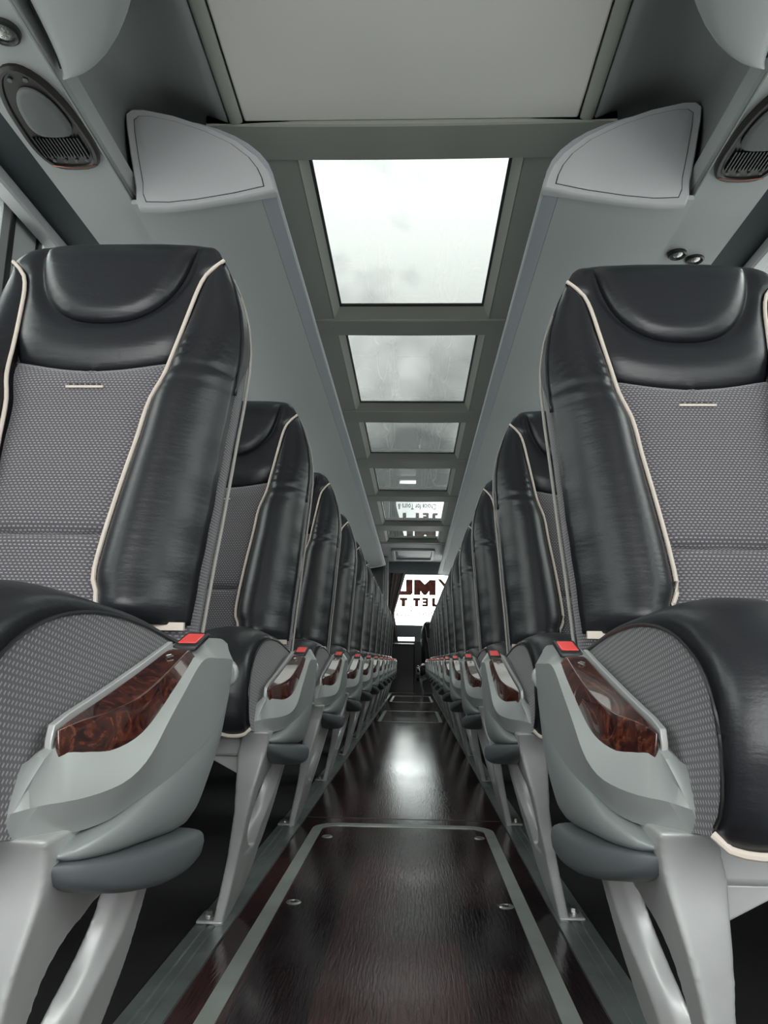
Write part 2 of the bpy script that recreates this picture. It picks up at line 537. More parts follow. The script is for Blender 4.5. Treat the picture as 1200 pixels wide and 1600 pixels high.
# front flat ceiling panel
mb = MB().box(-0.487, 0.487, YF, 1.966, 2.0, 2.03)
struct(mb.build('ceiling', M_['ceil'], bevel=0.006))
for s in (-1, 1):    # side rail of the ceiling panel, rolled edge
    prof = [(0.492, 2.03), (0.492, 2.0), (0.500, 1.995), (0.520, 1.992), (0.528, 1.996), (0.532, 2.004), (0.532, 2.03)]
    struct(MB().loft([[(s * x, y, z) for x, z in prof] for y in (YF, 1.60, 1.966)]).build('trim_%d' % (10 if s < 0 else 11), M_['olive']))
# skylight frame: bevelled openings, cross beams
mb = MB()
ZP, ZG = 2.0, 2.035
def bevelled(y0, y1):
    hx = 0.326
    e = 0.030
    inner = [(-hx, y0), (hx, y0), (hx, y1), (-hx, y1)]
    outer = [(-hx - e, y0 - 0.012), (hx + e, y0 - 0.012), (hx + e, y1 + 0.062), (-hx - e, y1 + 0.062)]
    v = [(*p, ZG) for p in inner] + [(*p, ZP) for p in outer]
    return v, [(i, (i + 1) % 4, 4 + (i + 1) % 4, 4 + i) for i in range(4)]
fr = MB()
for (y0, y1) in SKYL:
    fr.add(*bevelled(y0, y1))
hx = 0.356
ys = [1.966]
for (y0, y1) in SKYL: ys += [y0 - 0.012, y1 + 0.062]
ys += [10.10]
struct(fr.build('trim_12', M_['olive'], solid=0.006, smooth=0, off=0))
bm_ = MB()
for s in (-1, 1):
    prof = [(hx, ZP), (0.47, ZP - 0.004), (0.60, ZP - 0.012), (0.60, ZP + 0.03), (hx, ZP + 0.03)]
    bm_.loft([[(s * x, y, z) for x, z in prof] for y in (1.966, 10.10)])
struct(bm_.build('trim_13', M_['olive'], smooth=30))
n_ = 14
for a, b_ in zip(ys[::2], ys[1::2]):     # gently arched cross beams
    cb = MB()
    dz = 0.012 if a > 2.1 else 0.016
    xw = 0.60
    def zz(x): return ZP - dz + 0.006 * (abs(x) / 0.5) ** 2
    top = ZP + 0.03
    rings = []
    for i in range(13):
        x = -xw + 2 * xw * i / 12
        z = zz(x)
        rings.append([(x, a, top), (x, a, z + 0.004), (x, a + 0.006, z), (x, b_ - 0.006, z), (x, b_, z + 0.004), (x, b_, top)])
    cb.loft(rings)
    idx = 14 + ys[::2].index(a)
    o = struct(cb.build('trim_%d' % idx, M_['olive'], smooth=30))
    if a > 2.2 and a < 9.5:
        for x in (-0.365, 0.365):
            MB().disc((x, (a + b_) / 2, zz(x) + 0.001), 0.007, (0, 0, -1), 0.003).build('screw', M_['olive'], o)
for k, (y0, y1) in enumerate(SKYL):      # roof glass with black gasket
    g = struct(MB().box(-0.34, 0.34, y0 - 0.02, y1 + 0.02, ZG + 0.003, ZG + 0.009).build('window_%d' % (k + 1), M_['skyglass'], smooth=0))
    gk = MB()
    for (xa, xb, ya, yb) in ((-0.345, -0.316, y0 - 0.02, y1 + 0.02), (0.316, 0.345, y0 - 0.02, y1 + 0.02), (-0.316, 0.316, y0 - 0.02, y0 + 0.004), (-0.316, 0.316, y1 - 0.018, y1 + 0.02)):
        gk.box(xa, xb, ya, yb, ZG - 0.004, ZG + 0.0025)
    gk.build('gasket_or_gap_shadow', M_['black'], g)
    # tray walls above the glass, up to the roof skin
    wl = MB()
    wl.box(-0.40, -0.345, y0 - 0.02, y1 + 0.02, ZG + 0.003, 2.16); wl.box(0.345, 0.40, y0 - 0.02, y1 + 0.02, ZG + 0.003, 2.16)
mb = MB()
gaps = [2.05] + [v for a in SKYL for v in a] + [10.06]
for a, b_ in zip(gaps[::2], gaps[1::2]):
    mb.box(-0.40, 0.40, a + (0.02 if a > 2.1 else 0), b_ - (0.02 if b_ < 10 else 0), ZP + 0.031, 2.048)
struct(mb.build('ceiling.002', M_['black'], smooth=0))

# rear ceiling with a vent, header, rear wall, rear window
struct(MB().box(-0.62, 0.62, 10.105, YB - 0.02, 1.985, 2.03).build('ceiling.003', M_['overhead'], smooth=0))
vr = empty('roof_vent', (0, 11.06, 1.985))
tag(vr, 'rectangular air vent with dark curved slot in the ceiling before the rear window', 'vent')
mb = MB()
for (xa, xb, ya, yb) in ((-0.30, 0.30, -0.55, -0.47), (-0.30, 0.30, 0.44, 0.55), (-0.30, -0.26, -0.47, 0.44), (0.26, 0.30, -0.47, 0.44)):
    mb.box(xa, xb, ya, yb, -0.030, 0)
mb.build('frame', M_['rim'], vr, bevel=0.008)
MB().box(-0.26, 0.26, -0.47, 0.44, -0.004, -0.001).build('recess', M_['black'], vr)
MB().loft([[(x, -0.40, -0.008), (x, -0.40, -0.02), (x, 0.02 - 0.06 * (x / 0.22) ** 2, -0.026), (x, 0.05, -0.01)] for x in [-0.22 + 0.44 * i / 8 for i in range(9)]]).build('flap', M_['rim'], vr, bevel=0.003)
RW = (-0.40, 0.80, 1.0, 1.79)
mb = MB()
mb.box(-1.2, RW[0], YB, YB + 0.06, -0.2, 2.2); mb.box(RW[1], 1.2, YB, YB + 0.06, -0.2, 2.2)
mb.box(RW[0], RW[1], YB, YB + 0.06, -0.2, 0.755); mb.box(RW[0], RW[1], YB, YB + 0.06, 0.815, RW[2]); mb.box(RW[0], -0.275, YB, YB + 0.06, 0.755, 0.815); mb.box(0.03, RW[1], YB, YB + 0.06, 0.755, 0.815); mb.box(RW[0], RW[1], YB, YB + 0.06, RW[3], 2.2)
struct(mb.build('wall_back', M_['slate'], smooth=0))
struct(MB().box(-0.275, 0.03, YB + 0.025, YB + 0.031, 0.755, 0.815).build('window_8', M_['glass'], smooth=0))
struct(MB().box(-0.6, 0.8, YB - 0.012, YB - 0.002, -0.1, 0.745).build('trim_30', M_['black'], smooth=0))
rw = struct(MB().box(RW[0], RW[1], YB + 0.025, YB + 0.031, RW[2], RW[3]).build('window_7', M_['glass'], smooth=0))
def lettering(txt, x_right, x_left, z0, z1, mat_, name='lettering', bold=0.0):
    cu = bpy.data.curves.new(name, 'FONT'); cu.body = txt; cu.extrude = 0.001; cu.offset = bold
    cu.space_character = 1.08
    to = bpy.data.objects.new('tmp', cu); COL.objects.link(to)
    bpy.context.view_layer.update()
    me = bpy.data.meshes.new_from_object(to.evaluated_get(bpy.context.evaluated_depsgraph_get()))
    bpy.data.objects.remove(to)
    xs = [v.co.x for v in me.vertices]; yy = [v.co.y for v in me.vertices]
    x0, x1, y0, y1 = min(xs), max(xs), min(yy), max(yy)
    for v in me.vertices:
        a = (v.co.x - x0) / (x1 - x0); c = (v.co.y - y0) / (y1 - y0)
        v.co = Vector((x_right + (x_left - x_right) * a, YB + 0.024 - v.co.z * 0.3 - 0.0005, z0 + (z1 - z0) * c))
    me.materials.append(mat_)
    o = bpy.data.objects.new(name, me); COL.objects.link(o); o.parent = rw
    return o
GL = {'M': [[(0, 0), (0.30, 0), (0.30, 1), (0, 1)], [(0.70, 0), (1, 0), (1, 1), (0.70, 1)], [(0.28, 1), (0.28, 0.30), (0.44, 0.0), (0.56, 0.0), (0.5, 0.70)], [(0.72, 1), (0.5, 0.70), (0.44, 0.0), (0.56, 0), (0.72, 0.30)]],
      'U': [[(0, 0.1), (0.36, 0.2), (0.36, 1), (0, 1)], [(0.64, 0.2), (1, 0.1), (1, 1), (0.64, 1)], [(0, 0.12), (0.1, 0), (0.9, 0), (1, 0.12), (0.64, 0.25), (0.36, 0.25)]],
      'Y': [[(0, 1), (0.18, 1), (0.60, 0.5), (0.42, 0.4)], [(0.82, 1), (1, 1), (0.58, 0.4), (0.42, 0.5)], [(0.40, 0), (0.60, 0), (0.60, 0.5), (0.40, 0.5)]],
      'J': [[(0.42, 0.15), (1, 0.15), (1, 1), (0.42, 1)], [(0, 0), (0.85, 0), (1, 0.16), (0.55, 0.30), (0, 0.28)]],
      'E': [[(0, 0), (0.45, 0), (0.45, 1), (0, 1)], [(0.3, 0), (1.05, 0), (1.05, 0.26), (0.3, 0.26)], [(0.3, 0.38), (1, 0.38), (1, 0.64), (0.3, 0.64)], [(0.3, 0.76), (1.05, 0.76), (1.05, 1.02), (0.3, 1.02)]],
      'T': [[(-0.05, 0.68), (1.05, 0.68), (1.05, 1), (-0.05, 1)], [(0.24, 0), (0.76, 0), (0.76, 0.8), (0.24, 0.8)]]}
def glyph(ch, x_right, x_left, z0, z1):
    mb = MB()
    for k, poly in enumerate(GL[ch]):
        mb.loft([[(x_right + (x_left - x_right) * a, YB + 0.0245 - 0.0003 * k - d, z0 + (z1 - z0) * c) for a, c in poly] for d in (0, 0.0012)])
    mb.build('lettering', M_['decal'], rw, smooth=0)
glyph('M', 0.358, 0.015, 1.47, 1.712)
glyph('U', -0.005, -0.30, 1.47, 1.712)
glyph('Y', 0.68, 0.385, 1.47, 1.725)
glyph('J', 0.385, 0.298, 1.29, 1.427)
glyph('E', 0.240, 0.150, 1.29, 1.427)
glyph('T', 0.110, 0.008, 1.29, 1.427)
glyph('T', -0.093, -0.203, 1.29, 1.427)
lettering('Choice for Tours &', 0.36, -0.26, 1.14, 1.235, M_['decal'], bold=0.02)
# shelf below the rear window and dark lower panel
sh = MB().loft([[(x, YB - 0.14, 0.72), (x, YB - 0.50, 0.70), (x, YB - 0.52, 0.67), (x, YB - 0.52, -0.099), (x, YB - 0.14, -0.099)] for x in (-0.36, 0.03)]).build('rear_console', M_['gloss_dark'], bevel=0.01)
tag(sh, 'glossy dark console below the rear window at the end of the aisle', 'console')
# dark cabin at the left rear corner and its pale corner post
pt = empty('rear_cabin', (-0.80, 11.35, -0.1))
tag(pt, 'black cabin in the left rear corner with a pale grey corner post', 'cabin')
MB().box(-0.24, 0.37, -0.30, 0.10, 0, 2.07).build('wall_panel', M_['black'], pt, bevel=0.004)
MB().box(0.372, 0.43, -0.04, 0.10, 0, 2.07).build('corner_post', M_['rim'], pt, bevel=0.006)
# curtain gathered at the left side of the rear window
def curtain(name, pts_fn, nu, nv, m_):
    return MB().grid(pts_fn, nu, nv).build(name, m_, solid=0.004, smooth=80)
def cfn(u, v):
    z = 1.80 - 1.05 * v
    xl = lin([(0, -0.41), (0.55, -0.41), (0.62, -0.40), (0.8, -0.40), (1, -0.40)], v)
    xr = lin([(0, -0.115), (0.3, -0.20), (0.55, -0.275), (0.62, -0.285), (0.8, -0.25), (1, -0.22)], v)
    x = xl + (xr - xl) * u
    return (x, YB - 0.075 + 0.028 * math.sin(u * 34 + 1.5 * v) * (0.6 + 0.4 * math.sin(u * 9)), z)
o = MB().grid(cfn, 60, 24).build('window_curtain', M_['curtain'], solid=0.004, smooth=80)
o.name = 'window_curtain'
tag(o, 'brown grey curtain gathered at the left side of the rear window', 'curtain')

# side coves between ceiling and luggage racks, service channel, blind channel
for s, nm in ((-1, 'left'), (1, 'right')):
    cv = [(0.533, 2.006)]
    cv += [(0.57, 2.02), (0.62, 2.04), (0.67, 2.055), (0.715, 2.063), (0.75, 2.062), (0.785, 2.05), (0.81, 2.03), (0.826, 2.0), (0.830, 1.96), (0.822, 1.89), (0.805, 1.80), (0.788, 1.722)]
    rings = [[(s * x, y, z) for x, z in cv] for y in (YF, 0, 1.2, 2.05)]
    struct(MB().loft(rings, False, False).build('trim_%d' % (21 if s < 0 else 22), M_['cove'], solid=0.008, smooth=50))
    struct(MB().box(s * 0.50, s * 0.83, 2.05, 2.058, 1.85, 2.12).build('trim_%d' % (31 if s < 0 else 32), M_['cove'], smooth=0))
    for q_ in (0.0, 0.006):
        struct(MB().tube([(s * (0.8225 + q_ * 0.3), y, 1.905 + q_) for y in (YF, 1.0, 2.04)], 0.0009, 5).build('trim_%d' % ((33 if s < 0 else 34) + int(q_ * 1000 / 3)), M_['slate']))
    # service panel carrying the reading lamps
    pr = [(0.785, 1.724), (0.785, 1.716), (0.963, 1.708), (0.967, 1.714), (0.967, 1.80), (0.785, 1.80)]
    struct(MB().loft([[(s * x, y, z) for x, z in pr] for y in (YF, YB - 0.9)]).build('trim_%d' % (23 if s < 0 else 24), M_['overhead'], smooth=30))
    # dark blind channel
    struct(MB().box(s * 0.968, s * 1.092, YF, YB - 0.9, 1.735, 1.80).build('trim_%d' % (25 if s < 0 else 26), M_['darkblue'], smooth=0))
    struct(MB().loft([[(s * x, y, z) for x, z in [(1.093, 1.80), (1.093, 1.706), (1.10, 1.700), (1.145, 1.708), (1.168, 1.74), (1.168, 1.80)]] for y in (YF, YB - 0.9)]).build('trim_%d' % (27 if s < 0 else 28), M_['rim'], smooth=30))

# ================================================================= LUGGAGE RACKS
def rack(s, y1):
    r = empty('luggage_rack', (0, 0, 0))
    nm = 'left' if s < 0 else 'right'
    tag(r, 'long grey overhead luggage rack with rounded front end cap above the %s seats' % nm, 'luggage rack')
    y0 = 1.915
    X = lambda x: s * x
    under = [(0.418, 1.731), (0.50, 1.716), (0.60, 1.706), (0.70, 1.702), (0.782, 1.702), (0.782, 1.715), (0.418, 1.745)]
    # underside in long panels, seam gap between them
    ys_ = [y0, 7.3, y1 - 0.001]
    for a, b_ in zip(ys_, ys_[1:]):
        MB().loft([[(X(x), y, z) for x, z in under] for y in (a, b_ - 0.004)]).build('underside_panel', M_['overhead'], r, smooth=30)
    lipp = [(0.417, 1.731), (0.386, 1.736), (0.376, 1.740), (0.372, 1.748), (0.376, 1.77), (0.39, 1.79), (0.417, 1.76)]
    MB().loft([[(X(x), y, z) for x, z in lipp] for y in (y0, y1)]).build('lip_strip', M_['lip'], r, smooth=30)
    # door: quarter round face
    door = [(0.380, 1.765)] + [(0.38 + 0.42 * (1 - math.cos(t)), 1.765 + 0.225 * math.sin(t)) for t in [math.pi / 2 * k / 10 for k in range(1, 11)]]
    door += [(0.80, 1.97), (0.40, 1.765)]
    MB().loft([[(X(x), y, z) for x, z in door] for y in (y0 + 0.01, y1)]).build('door', M_['lip'], r, smooth=40)
    # end cap: pillow-shaped plate with raised rim and inset panel
    out = [(0.370, 1.737), (0.378, 1.767), (0.395, 1.804), (0.426, 1.845), (0.488, 1.896), (0.578, 1.943), (0.682, 1.982), (0.77, 2.003), (0.806, 2.004), (0.822, 1.990), (0.816, 1.945), (0.795, 1.845), (0.773, 1.752), (0.769, 1.712), (0.757, 1.684), (0.68, 1.682), (0.59, 1.692), (0.47, 1.713)]
    cx, cz = 0.62, 1.83
    def sc(k, y, pts=out):
        return [(X(x + (cx - x) * k), y, z + (cz - z) * k) for x, z in pts]
    rings = [[(x, y0 + 0.012 + 0.11 * sst(1.72, 1.80, z), z) for x, _, z in sc(0, 0)], sc(0, y0 + 0.004), sc(0.012, y0 - 0.004), sc(0.035, y0 - 0.008), sc(0.13, y0 - 0.006)]
    cap = MB().loft(rings).build('end_cap', M_['rim'], r, smooth=35)
    cap.data.update()
    pan = MB().loft([sc(0.150, y0 - 0.0055), sc(0.152, y0 - 0.0080), sc(0.160, y0 - 0.0090), sc(0.30, y0 - 0.0095)]).build('cap_panel', M_['rim'], cap, smooth=35)
    MB().loft([sc(0.138, y0 - 0.0060), sc(0.140, y0 - 0.0066), sc(0.152, y0 - 0.0066)]).build('seam', M_['black'], cap)
    # rear end plate
    MB().loft([[(x, y1 + 0.001, z) for x, _, z in sc(0, 0)], [(x, y1 + 0.02, z) for x, _, z in sc(0, 0)]]).build('rear_plate', M_['rim'], r)
    return r
rack(-1, 10.4); rack(1, 11.35)

# rounded bins over the front, their ends reaching into view
for s, nm in ((-1, 'left'), (1, 'right')):
    r = empty('front_locker', (0, 0, 0))
    tag(r, 'smooth grey rounded overhead locker end at the top %s of the cabin' % nm, 'locker')
    rings = []
    N = 22
    YE = 1.46
    for i in range(N + 1):
        if i < 6:
            y = YF + 0.2 + (0.75 - YF - 0.2) * i / 6
        else:
            y = 0.75 + (YE - 0.75) * math.sin(math.pi / 2 * (i - 6) / (N - 6)) if i < N else YE
        k = 1.0 if y < 0.75 else math.sqrt(max(0.0004, 1 - ((y - 0.75) / (YE - 0.75)) ** 2.2))
        ring = []
        x_out, z_bot = 0.772, 1.702
        wx = 0.33 * k; hz = 0.30 * (0.25 + 0.75 * k)
        for j in range(24):
            a = 2 * math.pi * j / 24
            ca, sa = math.cos(a), math.sin(a)
            px = x_out - wx / 2 + wx / 2 * math.copysign(abs(ca) ** 0.55, ca)
            pz = z_bot + 0.012 + hz / 2 + hz / 2 * math.copysign(abs(sa) ** 0.62, sa)
            ring.append((s * px, y, pz))
        rings.append(ring)
    MB().loft(rings).build('locker_body', M_['cove'], r, smooth=60)
    # dark tube paints in the gap's shadow along the lower outboard edge
    MB().tube([(rg[22][0] * 0.999, rg[22][1], rg[22][2] - 0.001) for rg in rings[:-2]], 0.0055, 6).build('gasket_or_gap_shadow', M_['darkblue'], r)

# ================================================================= PASSENGER SERVICE UNITS AND LAMPS
def egg(cx, cy, hw, hl, n=36, k=0.18, p=2.2):
    pts = []
    for i in range(n):
        a = 2 * math.pi * i / n
        ca, sa = math.cos(a), math.sin(a)
        q = p if sa < 0 else p * 1.45
        y = hl * math.copysign(abs(sa) ** (2 / q), sa)
        x = hw * math.copysign(abs(ca) ** (2 / q), ca) * (1 + k * y / hl)
        pts.append((cx + x, cy + y))
    return pts
def psu(s, cy, label):
    r = empty('service_unit', (s * 0.866, cy, 1.711))
    tag(r, label, 'service unit', 'service units over the seats')
    rings = []
    for d, z in ((0.0, 0.004), (0.0, -0.006), (0.006, -0.012), (0.013, -0.012), (0.017, -0.008)):
        rings.append([(s * x, y, z) for x, y in egg(0, 0, 0.080 - d, 0.178 - d, k=0.13)])
    MB().loft(rings).build('housing', M_['brownblack'], r, smooth=40)
    MB().loft([[(s * x, y, z) for x, y in egg(-0.006, -0.038, 0.048 - d, 0.080 - d, k=0.20)] for d, z in ((0, -0.008), (0, -0.014), (0.003, -0.017), (0.012, -0.019))]).build('speaker_grille', M_['mesh_grey'], r, smooth=40)
    mb = MB()
    for k in range(14):
        x = -0.055 + 0.0085 * k
        mb.box(s * x, s * (x + 0.0035), 0.046, 0.120, -0.014, -0.009)
    mb.build('air_slats', M_['black'], r)
    for k in range(4):
        MB().disc((s * (-0.042 + 0.028 * k), 0.137 - 0.003 * abs(k - 1.5), -0.010), 0.0045, (0, 0, -1), 0.004, 12).build('call_button', M_['mesh_grey'], r)
    for k in range(2):
        MB().disc((s * (-0.020 + 0.035 * k), -0.142, -0.010), 0.0055, (0, 0, -1), 0.003, 12).build('indicator', M_['mesh_grey'], r)
    mb = MB().tube([(s * (-0.058 + 0.116 * t), 0.152 + 0.010 * math.sin(math.pi * t), -0.0125) for t in [i / 12 for i in range(13)]], 0.0018, 6)
    mb.build('copper_strip', mat('copper_trim', (0.22, 0.09, 0.07), 0.3, 0.7) if 'cop' not in M_ else M_['cop'], r)
psu(-1, 1.585, 'oval dark service unit with grey speaker grille in the left overhead channel')
psu(1, 1.665, 'oval dark service unit cut by the right picture edge, with speaker grille')
def spot(x, y, rr, label):
    r = empty('reading_lamp', (x, y, 1.712))
    tag(r, label, 'lamp', 'round reading lamps')
    n = 24
    prof = [(rr * 0.70, 0.0), (rr * 0.74, -0.006), (rr * 0.86, -0.010), (rr, -0.006), (rr * 1.02, 0.003)]
    MB().loft([[(q * math.cos(2 * math.pi * k / n), q * math.sin(2 * math.pi * k / n), z) for q, z in prof] for k in range(n + 1)], False, False).build('bezel', M_['black'], r)
    prof = [(0.0001, -0.010), (rr * 0.3, -0.009), (rr * 0.55, -0.006), (rr * 0.72, -0.001)]
    MB().loft([[(q * math.cos(2 * math.pi * k / n), q * math.sin(2 * math.pi * k / n), z) for q, z in prof] for k in range(n + 1)], False, False).build('lens', M_['lens'], r)
spot(-0.832, 1.322, 0.034, 'round clear reading lamp at the top left corner beside the service unit')
spot(0.836, 2.215, 0.029, 'round clear reading lamp above the right seat, nearer the aisle')
spot(0.900, 2.245, 0.029, 'round reading lamp above the right seat, half hidden by the headrest')

# ================================================================= SEATS
# local frame of one unit: x measured out from the bus centre line (times the side s), y from the row base, z up
PT_ = [(0.40, 0.090), (0.523, 0.088), (0.548, 0.079), (0.59, 0.080), (0.643, 0.085), (0.694, 0.091), (0.747, 0.098), (0.811, 0.105), (0.856, 0.118), (0.909, 0.125), (0.978, 0.134), (1.03, 0.142), (1.058, 0.152), (1.08, 0.172)]
WT_ = [(0.40, 0.196), (0.50, 0.199), (0.58, 0.202), (0.63, 0.205), (0.70, 0.208), (0.775, 0.211), (0.83, 0.214), (0.90, 0.216), (0.95, 0.213), (1.0, 0.204), (1.05, 0.188), (1.08, 0.175), (1.105, 0.163), (1.12, 0.150), (1.130, 0.136), (1.136, 0.122), (1.1399, 0.100)]
TOP = 1.14
def pw(z): return interp(PT_, z)
def ww(z): return lin(WT_, z)
def yb(z): return 0.95 + (z - 0.45) * 0.29
def toproll(z):
    zc = 1.085
    if z <= zc: return 0.0
    t = min(1, (z - zc) / (TOP - zc))
    return 0.052 * (1 - math.sqrt(max(0, 1 - t * t)))
def zborder(x): return 0.868 + 0.020 * (x / 0.12) ** 2
def fbase(x, z):
    """forward offset (towards the sitter) of the inner panels"""
    f = 0.0
    if z < zborder(x):
        f += 0.012 * math.sin(math.pi * sst(0.42, 0.90, z)) + 0.004
        f -= 0.012 * math.exp(-((z - 0.608) / 0.007) ** 2)
        f -= 0.010 * (abs(x) / max(pw(z), 0.01)) ** 6
        d = zborder(x) - z
        f -= 0.008 * math.exp(-(d / 0.012) ** 2)
    else:
        d = z - zborder(x)
        f += 0.019 * sst(-0.004, 0.05, d) ** 0.7 * (1 - 0.25 * sst(0.05, 0.14, d))
        xr = abs(x) / max(ww(z), 0.01)
        f -= 0.009 * xr ** 4 * sst(1.0, 1.1, z)
        f -= 0.010 * (abs(x) / max(pw(z), 0.01)) ** 8 * (1 - sst(1.05, 1.08, z))
        # pillow bed
        e = (abs(x) / 0.130) ** 2.4 + (max(0, 1.142 - z) / 0.184) ** 2.4
        f -= 0.010 * math.exp(-((e - 1) / 0.16) ** 2) * sst(0.0, 0.05, TOP - z)
    return f - toproll(z)
def bolster_pt(t, z, cx):
    p, w_ = pw(z), ww(z)
    x = p + (w_ - p) * t
    h = 0.052 * sst(0.480, 0.515, z) ** 0.6 * (1 - 0.85 * sst(0.80, 1.04, z))
    f = h * (max(0, math.sin(math.pi * min(1, t ** 0.62)))) ** 0.8
    f -= 0.030 * t ** 5
    f += 0.004 * t
    wr = math.exp(-((z - 0.905) / 0.03) ** 2)
    f += 0.0035 * wr * math.sin((z + 0.02 * math.sin(9 * t)) * 2 * math.pi / 0.019) * math.sin(math.pi * min(1, t * 1.1)) ** 0.5
    f += 0.0016 * math.sin(z * 95 + t * 5) * sst(0.55, 1, t) * (1 - sst(0.7, 0.9, z))
    f += 0.0030 * math.exp(-((z - 0.865) / 0.02) ** 2) * math.sin((z - 0.01 * t) * 2 * math.pi / 0.03)
    return (cx + x, yb(z) - f, z)
DEPTH = 0.095

def make_back(cx, parent):
    """one complete backrest centred at x = cx"""
    zs = [0.42 + (1.08 - 0.42) * i / 24 for i in range(25)] + [1.095, 1.108, 1.118, 1.126, 1.132, 1.136, 1.1385, 1.1399]
    rings = []; uvs = []
    for z in zs:
        w_ = ww(z) - 0.0015
        fr = -0.012 - toproll(z); bk = -DEPTH + (toproll(z) * 0.9)
        if z > 1.138: bk = min(bk, fr - 0.002)
        sec = [(-w_ + 0.03, fr), (-w_ + 0.008, fr - 0.006), (-w_, fr - 0.022), (-w_ - 0.001, (fr + bk) / 2 - 0.012), (-w_ + 0.004, bk + 0.012), (-w_ + 0.02, bk)]
        sec = sec + [(-x, f) for x, f in sec[::-1]]
        rings.append([(cx + x, yb(z) - f, z) for x, f in sec])
        uvs += [(x + f, z) for x, f in sec]
    back = MB().loft(rings, uvs=uvs).build('backrest', M_['fabric'], parent, smooth=50)
    # fabric centre
    MB().grid(lambda u, v: (lambda z0: (lambda z: (cx + (2 * u - 1) * pw(z), yb(z) - fbase((2 * u - 1) * pw(z), z), z))(0.43 + (z0 - 0.43) * v))(zborder((2 * u - 1) * 0.118)), 28, 60).build('centre_panel', M_['fabric'], back, smooth=60, solid=0.006)
    # leather yoke
    def yk(u, v):
        q = 2 * u - 1
        zb = zborder(q * 0.12)
        z = zb + (1.1399 - zb) * (v ** 0.85)
        P = pw(z) if z < 1.07 else pw(1.07) + (ww(z) - pw(1.07)) * sst(1.07, 1.088, z) if z < 1.088 else ww(z)
        x = q * P
        return (cx + x, yb(z) - fbase(x, z), z)
    MB().grid(yk, 44, 46).build('leather_yoke', M_['leather'], back, smooth=80, solid=0.005)
    # headrest pillow
    def pil(u, v):
        th = math.pi * u; r_ = v
        c, s_ = math.cos(th), math.sin(th)
        n_ = 2 / 2.4
        x = 0.127 * r_ * math.copysign(abs(c) ** n_, c)
        z = 1.1385 - 0.181 * r_ * abs(s_) ** n_
        base = fbase(x, z)
        e = r_
        tp = 0.05 + 0.95 * sst(0.0, 0.06, TOP - z)
        f = base + (0.009 * (1 - e ** 9) + 0.002) * tp
        return (cx + x, yb(z) - f, z)
    MB().grid(pil, 36, 22).build('headrest_pillow', M_['leather'], back, smooth=80, solid=0.004)
    # crown leather over the top and back of the head
    cz = [1.06, 1.08, 1.095, 1.108, 1.118, 1.126, 1.132, 1.136, 1.1385, 1.1402]
    rings = []
    for z in cz:
        w_ = ww(min(z, 1.1399)) + 0.002
        fr = -0.010 - toproll(z); bk = -DEPTH - 0.003 + toproll(z) * 0.9
        if z > 1.138: bk = min(bk, fr - 0.002)
        rings.append([(cx - w_ + 0.012, yb(z) - fr, z), (cx - w_, yb(z) - fr + 0.018, z), (cx - w_, yb(z) - bk - 0.014, z), (cx - w_ + 0.02, yb(z) - bk, z), (cx + w_ - 0.02, yb(z) - bk, z), (cx + w_, yb(z) - bk - 0.014, z), (cx + w_, yb(z) - fr + 0.018, z), (cx + w_ - 0.012, yb(z) - fr, z)])
    MB().loft(rings).build('leather_crown', M_['leather'], back, smooth=60)
    for sg in (-1, 1):
        def bo(u, v):
            z = 0.49 + (1.082 - 0.49) * v
            x, y, z = bolster_pt(u, z, 0)
            return (cx + sg * x, y, z)
        MB().grid(bo, 22, 90).build('leather_bolster', M_['leather'], back, smooth=80, solid=0.006)
        # side of the bolster wrapping back above mid height
        def sd(u, v):
            z = 0.84 + (1.075 - 0.84) * v
            d = 0.052 * sst(0.84, 0.94, z) + 0.004
            return (cx + sg * (ww(z) + 0.0012), yb(z) + 0.024 + d * u, z)
        MB().grid(sd, 4, 16).build('leather_side', M_['leather'], back, smooth=80, solid=0.003)
        pts = []
        for i in range(40):
            z = 0.50 + (1.083 - 0.50) * i / 39
            p = pw(z) if z < 1.07 else pw(1.07) + (ww(1.08) - pw(1.07)) * (z - 1.07) / 0.013
            fp = max(fbase(p * 0.98, z), yb(z) - bolster_pt(0.03, z, 0)[1])
            pts.append((cx + sg * p, yb(z) - fp - 0.0025, z))
        for _ in range(5):
            off_ = [q[1] - yb(q[2]) for q in pts]
            pts = [(q[0], yb(q[2]) + (off_[max(i - 1, 0)] + off_[i] + off_[min(i + 1, 39)]) / 3, q[2]) for i, q in enumerate(pts)]
        MB().tube(pts, 0.0032, 8).build('front_piping', M_['piping'], back)
        pts = [(cx + sg * (ww(z) + 0.001), yb(z) + DEPTH - 0.012, z) for z in [0.44 + (1.10 - 0.44) * i / 30 for i in range(31)]]
        MB().tube(pts, 0.0026, 8).build('rear_piping', M_['dullpiping'], back)
        # cream tape closing the bolster bottom
        z = 0.487
        MB().loft([[(cx + sg * x, yb(z) - f, zz_) for zz_ in (z - 0.004, z + 0.006) for f in ((0.002, -0.004) if zz_ < z else (-0.004, 0.002))] for x, f0 in ((0.115, 0), (0.14, 0), (0.17, 0), (0.198, 0))]).build('cream_tape', M_['piping'], back)
    # little woven tag
    MB().box(cx - 0.028, cx + 0.028, yb(0.84) - fbase(0, 0.84) - 0.0105, yb(0.84), 0.8370, 0.8405).build('woven_tag', M_['piping'], back)
    mb = MB()
    for k in range(6):
        x = cx - 0.024 + 0.0085 * k
        mb.box(x, x + 0.004, yb(0.845) - fbase(0, 0.845) - 0.0105, yb(0.845), 0.8415, 0.8445)
    mb.build('woven_marks', M_['black'], back)
    # hard shell behind
    rings = []
